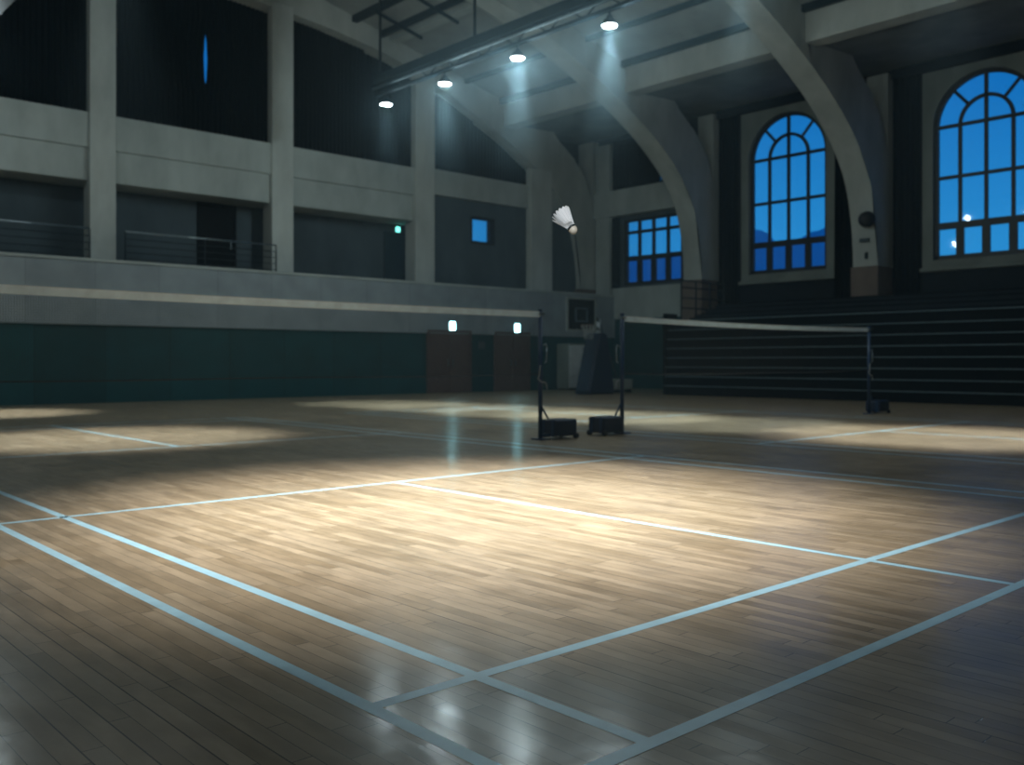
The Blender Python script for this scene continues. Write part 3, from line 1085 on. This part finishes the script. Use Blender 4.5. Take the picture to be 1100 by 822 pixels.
# ------------------------------------------------------------------ badminton posts and nets
def make_post():
    """mast at the origin, the weight box out along +x"""
    root = empty('net_post', (0, 0, 0))
    bm = bmesh.new()
    tube(bm, (0, 0, .02), (0, 0, 1.56), .027, 14)
    tube(bm, (0, 0, 1.56), (0, 0, 1.575), .031, 14)
    obj('mast', bm, M['navy'], root, True)
    bm = bmesh.new()
    box(bm, -.07, .07, -.09, .09, .0, .018, bev=.004)
    box(bm, .0, .30, -.03, .03, .03, .07, bev=.005)
    obj('base_frame', bm, M['navy'], root)
    bm = bmesh.new(); tube(bm, (.02, 0, .40), (.21, 0, .14), .012, 8)
    obj('brace', bm, M['navy'], root)
    w = obj('weight_box', B(.13, .50, -.14, .14, .035, .235, bev=.02), M['navypad'], root)
    bm = bmesh.new()
    for y in (-.08, .08): box(bm, .125, .505, y - .02, y + .02, .033, .239)
    obj('rib_strap', bm, M['navy'], w)
    for y in (-.13, .13):
        bm = bmesh.new(); tube(bm, (.485, y - .02, .035), (.485, y + .02, .035), .035, 14)
        obj('wheel', bm, M['black'], root, True)
    # tension hook, cleat and loose cord
    bm = bmesh.new()
    box(bm, -.045, .045, -.035, .035, 1.50, 1.535)
    obj('top_pulley', bm, M['chrome'], root)
    bm = bmesh.new()
    polytube(bm, [(.03, -.02, 1.14), (.075, -.02, 1.16), (.09, -.02, 1.12), (.085, -.02, .95), (.06, -.02, .93)], .009)
    obj('cleat', bm, M['chrome'], root, True)
    bm = bmesh.new()
    polytube(bm, [(-.03, -.03, .90), (-.05, -.035, .78), (-.075, -.035, .74), (-.02, -.04, .70), (.06, -.03, .69), (.09, -.02, .66), (.095, -.02, .60)], .0075)
    obj('tension_cord', bm, M['cord'], root, True)
    return root


post = make_post()
post.location = (7.87, NETY + .02, 0)
tag(post, 'navy net post at the right end of the near net, weight box to its right', 'net post', None)
p2 = copy_tree(post); p2.location = (9.32, NETY - .02, 0); p2.rotation_euler.z = PI
tag(p2, 'navy net post at the near end of the far net, weight box to its left', 'net post')
p3 = copy_tree(post); p3.location = (16.05, NETY, 0)
tag(p3, 'distant navy net post in front of the bleachers', 'net post')
p4 = copy_tree(post); p4.location = (.9, NETY, 0); p4.rotation_euler.z = PI
tag(p4, 'navy net post at the left end of the near net, out of frame', 'net post')


def make_net(xa, xb, y, zt0, zt1, label, sag=.03):
    L = xb - xa
    r = tag(empty('badminton_net', (xa, y, 0)), label, 'net')
    n = 40

    def top(x):
        u = x / L
        return zt0 + (zt1 - zt0) * u - sag * 4 * u * (1 - u)
    bm = bmesh.new()
    prev = None
    for i in range(n + 1):
        x = L * i / n
        z = top(x)
        ring = [bm.verts.new((x, sy, z + dz)) for sy, dz in ((-.004, 0), (-.004, -.072), (.004, -.072), (.004, 0))]
        if prev:
            for k in range(4):
                j = (k + 1) % 4
                bm.faces.new((prev[k], prev[j], ring[j], ring[k]))
        else: bm.faces.new(ring)
        prev = ring
    bm.faces.new(prev[::-1])
    obj('tape', bm, M['tape'], r)
    bm = bmesh.new()
    prev = None
    for i in range(n + 1):
        x = L * i / n
        u = x / L
        zb = top(x) - .76 - .03 * math.sin(u * 9) * u * (1 - u)
        ring = [bm.verts.new((x, .0, top(x) - .070)), bm.verts.new((x, 0, zb))]
        if prev: bm.faces.new((prev[0], prev[1], ring[1], ring[0]))
        prev = ring
    obj('net_mesh', bm, M['net'], r)
    bm = bmesh.new()
    pts = []
    for i in range(n + 1):
        x = L * i / n; u = x / L
        pts.append((x, 0, top(x) - .76 - .03 * math.sin(u * 9) * u * (1 - u)))
    polytube(bm, pts, .006)
    obj('bottom_cord', bm, M['black'], r)


make_net(.93, 7.84, NETY, 1.56, 1.55, 'near badminton net with white tape stretching off the left edge', .012)
make_net(9.35, 16.02, NETY, 1.545, 1.55, 'far badminton net with white tape in front of the bleachers', .03)

# ------------------------------------------------------------------ basketball hoop and cabinet
hp = tag(empty('basketball_hoop', (19.9, 18.3, 0)), 'portable basketball hoop with navy padded mast and clear backboard by the far corner', 'basketball hoop')
bm = bmesh.new()
prism(bm, [(-.62, 0), (.55, 0), (.22, 1.75), (-.12, 1.75)], lambda p, s: (p[0] , (-.28, .28)[s], p[1]))
bmesh.ops.bevel(bm, geom=[e for e in bm.edges if len(e.link_faces) == 2 and e.calc_face_angle(0) > .5], offset=.05, segments=3, affect='EDGES')
obj('padding', bm, M['navypad'], hp)
bm = bmesh.new(); tube(bm, (.08, 0, 1.75), (.14, 0, 2.15), .06, 12)
obj('mast', bm, M['white'], hp, True)
bm = bmesh.new()
tube(bm, (.14, 0, 2.1), (-1.0, -.7, 2.35), .035, 10)
tube(bm, (.14, 0, 1.85), (-1.0, -.7, 2.1), .03, 10)
obj('arm', bm, M['steel'], hp, True)
bm = bmesh.new(); tube(bm, (.15, 0, 2.1), (1.05, .1, .4), .03, 10)
obj('back_stay', bm, M['pipe'], hp, True)
obj('counterweight', B(.55, 1.35, -.25, .35, .12, .42, bev=.03), M['surround'], hp)
obj('wheel_base', B(-.6, 1.3, -.25, .25, .03, .12, bev=.02), M['steel'], hp)
bb = empty('backboard', (-1.35, -.72, 2.22)); bb.parent = hp
bm = bmesh.new()
w, h, tk = .58, .46, .05
box(bm, -w, w, -.02, .02, -h, -h + tk); box(bm, -w, w, -.02, .02, h - tk, h)
box(bm, -w, -w + tk, -.02, .02, -h + tk, h - tk); box(bm, w - tk, w, -.02, .02, -h + tk, h - tk)
obj('board_border', bm, M['surround'], bb)
bm = bmesh.new()
for z in (-.2, .15): box(bm, -.24, .24, -.022, .018, z, z + .03)
for x in (-.24, .21): box(bm, x, x + .03, -.022, .018, -.2, .18)
obj('target_square', bm, M['dim'], bb)
obj('clear_panel', B(-w + .04, w - .04, -.005, .005, -h + .04, h - .04), M['glass'], bb)
bm = bmesh.new()
for i in range(24):
    a, b = 2 * PI * i / 24, 2 * PI * (i + 1) / 24
    tube(bm, (.2 * math.cos(a), -.26 + .2 * math.sin(a), -.30), (.2 * math.cos(b), -.26 + .2 * math.sin(b), -.30), .009, 6)
tube(bm, (0, -.06, -.30), (0, 0, -.30), .03, 6)
obj('rim', bm, M['tan'], bb)
bm = bmesh.new()
for i in range(12):
    a, b = 2 * PI * i / 12, 2 * PI * (i + 1) / 12
    c = (a + b) / 2
    m1 = (.13 * math.cos(c), -.26 + .13 * math.sin(c), -.5)
    tube(bm, (.2 * math.cos(a), -.26 + .2 * math.sin(a), -.30), m1, .004, 4)
    tube(bm, (.2 * math.cos(b), -.26 + .2 * math.sin(b), -.30), m1, .004, 4)
    tube(bm, m1, (.11 * math.cos(c), -.26 + .11 * math.sin(c), -.68), .004, 4)
obj('hoop_net', bm, M['cord'], bb)

cb = tag(empty('storage_cabinet', (22.55, 21.6, 0)), 'pale storage cabinet against the green wall left of the basketball hoop', 'cabinet')
obj('body', B(-.62, .62, -.24, .30, .04, 1.52, bev=.015), M['surround'], cb)
for a, b in ((-.60, -.01), (.01, .60)):
    d = obj('cabinet_door', B(a, b, -.262, -.241, .08, 1.48, bev=.006), M['white'], cb)
    bm = bmesh.new(); tube(bm, (b - .05 if a < 0 else a + .05, -.28, .75), (b - .05 if a < 0 else a + .05, -.28, .95), .01, 8)
    obj('handle', bm, M['steel'], d)
obj('vent_grille', B(.05, .42, -.266, -.262, 1.28, 1.38), M['black'], cb)
obj('plinth', B(-.58, .58, -.20, .28, 0, .04), M['black'], cb)

# ------------------------------------------------------------------ shuttlecock in flight
S_, C_ = math.sin(YAW), math.cos(YAW)
RT, FW, UP = Vector((C_, -S_, 0)), Vector((S_, C_, 0)), Vector((0, 0, 1))
zd = 2.89
ctr = FW * zd + RT * ((610.3 - 550) / 1006 * zd) + UP * (EYE + (388 - 240.0) / 1006 * zd)
ax = (RT * .54 - UP * .76 - FW * .36).normalized()       # from skirt towards cork
root = empty('shuttlecock', ctr)
tag(root, 'white feather shuttlecock flying cork-down in mid air above the court', 'shuttlecock')
# local frame: +z is towards the feather tips
root.rotation_mode = 'QUATERNION'
root.rotation_quaternion = Vector((0, 0, 1)).rotation_difference(-ax)
OFF = -.042          # cork tip
bm = bmesh.new()
R = .0135
prof = [(0, 0)] + [(R * math.sin(a), R - R * math.cos(a)) for a in [PI / 2 * i / 8 for i in range(1, 9)]] + [(R, .0235), (R * .9, .0255), (0, .0255)]
lathe(bm, [(r_, z_ + OFF) for r_, z_ in prof], 28)
obj('cork', bm, M['cork'], root, True)
bm = bmesh.new()
lathe(bm, [(R + .0003, .018 + OFF), (R + .0008, .0185 + OFF), (R + .0008, .0243 + OFF), (R + .0003, .025 + OFF)], 28)
obj('band', bm, M['band'], root, True)
zb_, zt_ = .024 + OFF, .086 + OFF
rb_, rt_ = .0110, .0332


def spine(v): return rb_ + (rt_ - rb_) * v ** 1.08, zb_ + (zt_ - zb_) * v


for i in range(16):
    a = 2 * PI * i / 16
    bm = bmesh.new()
    rows = []
    K = 16
    for j in range(K + 1):
        v = .20 + .80 * j / K
        r_, z_ = spine(v)
        u = j / K
        wl_ = .0070 * (min(1, .15 + u * 1.9) ** .8) * (math.sqrt(max(0, 1 - ((u - .74) / .26) ** 2)) if u > .74 else 1)
        wr_ = .0061 * (min(1, .15 + u * 1.9) ** .8) * (math.sqrt(max(0, 1 - ((u - .80) / .20) ** 2)) if u > .80 else 1)
        rad = Vector((math.cos(a), math.sin(a), 0)); tan = Vector((-math.sin(a), math.cos(a), 0))
        tw = .32
        d = tan * math.cos(tw) + rad * math.sin(tw)
        c = rad * r_ + Vector((0, 0, z_))
        rows.append([bm.verts.new(c - d * wl_ - rad * .0006), bm.verts.new(c + rad * .0004), bm.verts.new(c + d * wr_ - rad * .0006)])
    for A, C2 in zip(rows[:-1], rows[1:]):
        for k in (0, 1):
            bm.faces.new((A[k], A[k + 1], C2[k + 1], C2[k]))
    f = obj('feather', bm, M['feather'], root, True)
    bm = bmesh.new()
    r0, z0 = spine(0); r1, z1 = spine(.97)
    tube(bm, (r0 * math.cos(a), r0 * math.sin(a), z0), (r1 * math.cos(a) * 1.01, r1 * math.sin(a) * 1.01, z1), .0008, 6, .0003)
    obj('quill', bm, M['white'], f)
for v in (.10, .30):
    r_, z_ = spine(v)
    bm = bmesh.new()
    for i in range(32):
        a, b = 2 * PI * i / 32, 2 * PI * (i + 1) / 32
        k1 = r_ + (.0009 if i % 2 else .0002); k2 = r_ + (.0002 if i % 2 else .0009)
        tube(bm, (k1 * math.cos(a), k1 * math.sin(a), z_), (k2 * math.cos(b), k2 * math.sin(b), z_), .0006, 5)
    obj('thread_ring', bm, M['white'], root)

# ------------------------------------------------------------------ outdoors: hills and ground
def hill_ridge(name, pts, depth, label):
    bm = bmesh.new()
    rows = []
    for (x, y, h) in pts:
        x -= depth * .5
        rows.append([bm.verts.new((x, y, -2)), bm.verts.new((x + depth * .2, y, h * .55)), bm.verts.new((x + depth * .5, y, h)),
                     bm.verts.new((x + depth, y, -2))])
    for A, C2 in zip(rows[:-1], rows[1:]):
        for k in range(3): bm.faces.new((A[k], A[k + 1], C2[k + 1], C2[k]))
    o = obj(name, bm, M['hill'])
    return tag(o, label, 'hill')


pts = []
for i in range(300):
    y = -60 + i * 2.5
    keys = [(-60, 24), (60, 26), (100, 29), (113, 29), (128, 37), (146, 41), (152, 40), (161, 37.5), (170, 44), (180, 42), (200, 38), (212, 38.5), (260, 40), (400, 42), (700, 40)]
    for (ka, va), (kb, vb) in zip(keys[:-1], keys[1:]):
        if ka <= y <= kb: h = va + (vb - va) * (y - ka) / (kb - ka)
    h += .7 * math.sin(y * .31 + 1) + .5 * math.sin(y * .83 + 2)
    pts.append((260, y, max(4, h)))
hill_ridge('wooded_hill', pts, 60, 'hazy blue wooded hills seen low through the arched windows')
bm = bmesh.new()
bm.faces.new([bm.verts.new(v) for v in ((25.5, -400, -1.0), (900, -400, -1.0), (900, 900, -1.0), (25.5, 900, -1.0))])
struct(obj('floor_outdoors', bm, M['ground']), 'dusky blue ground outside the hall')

# ------------------------------------------------------------------ thin haze in the hall
hz = obj('haze', B(X0 + .01, RW - .01, Y0 + .01, 23.7, 0.01, 12.2), M['glass'])
vm = bpy.data.materials.new('thin_haze')
vm.use_nodes = True
nt = vm.node_tree
nt.nodes.clear()
vo = nt.nodes.new('ShaderNodeOutputMaterial')
vs = nt.nodes.new('ShaderNodeVolumeScatter')
vs.inputs['Color'].default_value = (0.58, 0.86, 1.0, 1)
vs.inputs['Density'].default_value = HAZE
vs.inputs['Anisotropy'].default_value = 0.2
nt.links.new(vs.outputs[0], vo.inputs['Volume'])
hz.data.materials[0] = vm
tag(hz, 'thin bluish haze hanging in the air of the hall', 'haze', None, 'stuff')

# smoke gathered around the lamp row, thinning out downwards
hz2 = obj('haze', B(9.2, 14.8, 5.5, 19.6, 3.6, 8.2), M['glass'])
vm = bpy.data.materials.new('lamp_level_haze')
vm.use_nodes = True
nt = vm.node_tree; N, L = nt.nodes, nt.links
N.clear()
vo = N.new('ShaderNodeOutputMaterial')
vs = N.new('ShaderNodeVolumeScatter')
vs.inputs['Color'].default_value = (0.58, 0.86, 1.0, 1)
vs.inputs['Anisotropy'].default_value = 0.1
tc = N.new('ShaderNodeTexCoord')
mp = N.new('ShaderNodeMapping')
mp.inputs['Location'].default_value = (-12.0 / 2.8, -12.5 / 7.0, -6.4 / 2.2)
mp.inputs['Scale'].default_value = (1 / 2.8, 1 / 7.0, 1 / 2.2)
gr = N.new('ShaderNodeTexGradient'); gr.gradient_type = 'QUADRATIC_SPHERE'
mu = N.new('ShaderNodeMath'); mu.operation = 'MULTIPLY'; mu.inputs[1].default_value = 0.055
L.new(tc.outputs['Object'], mp.inputs[0]); L.new(mp.outputs[0], gr.inputs[0]); L.new(gr.outputs['Fac'], mu.inputs[0])
L.new(mu.outputs[0], vs.inputs['Density'])
L.new(vs.outputs[0], vo.inputs['Volume'])
hz2.data.materials[0] = vm
vm.cycles.volume_sampling = 'MULTIPLE_IMPORTANCE'
tag(hz2, 'bluish smoky haze around the row of lamps on the truss', 'haze', None, 'stuff')
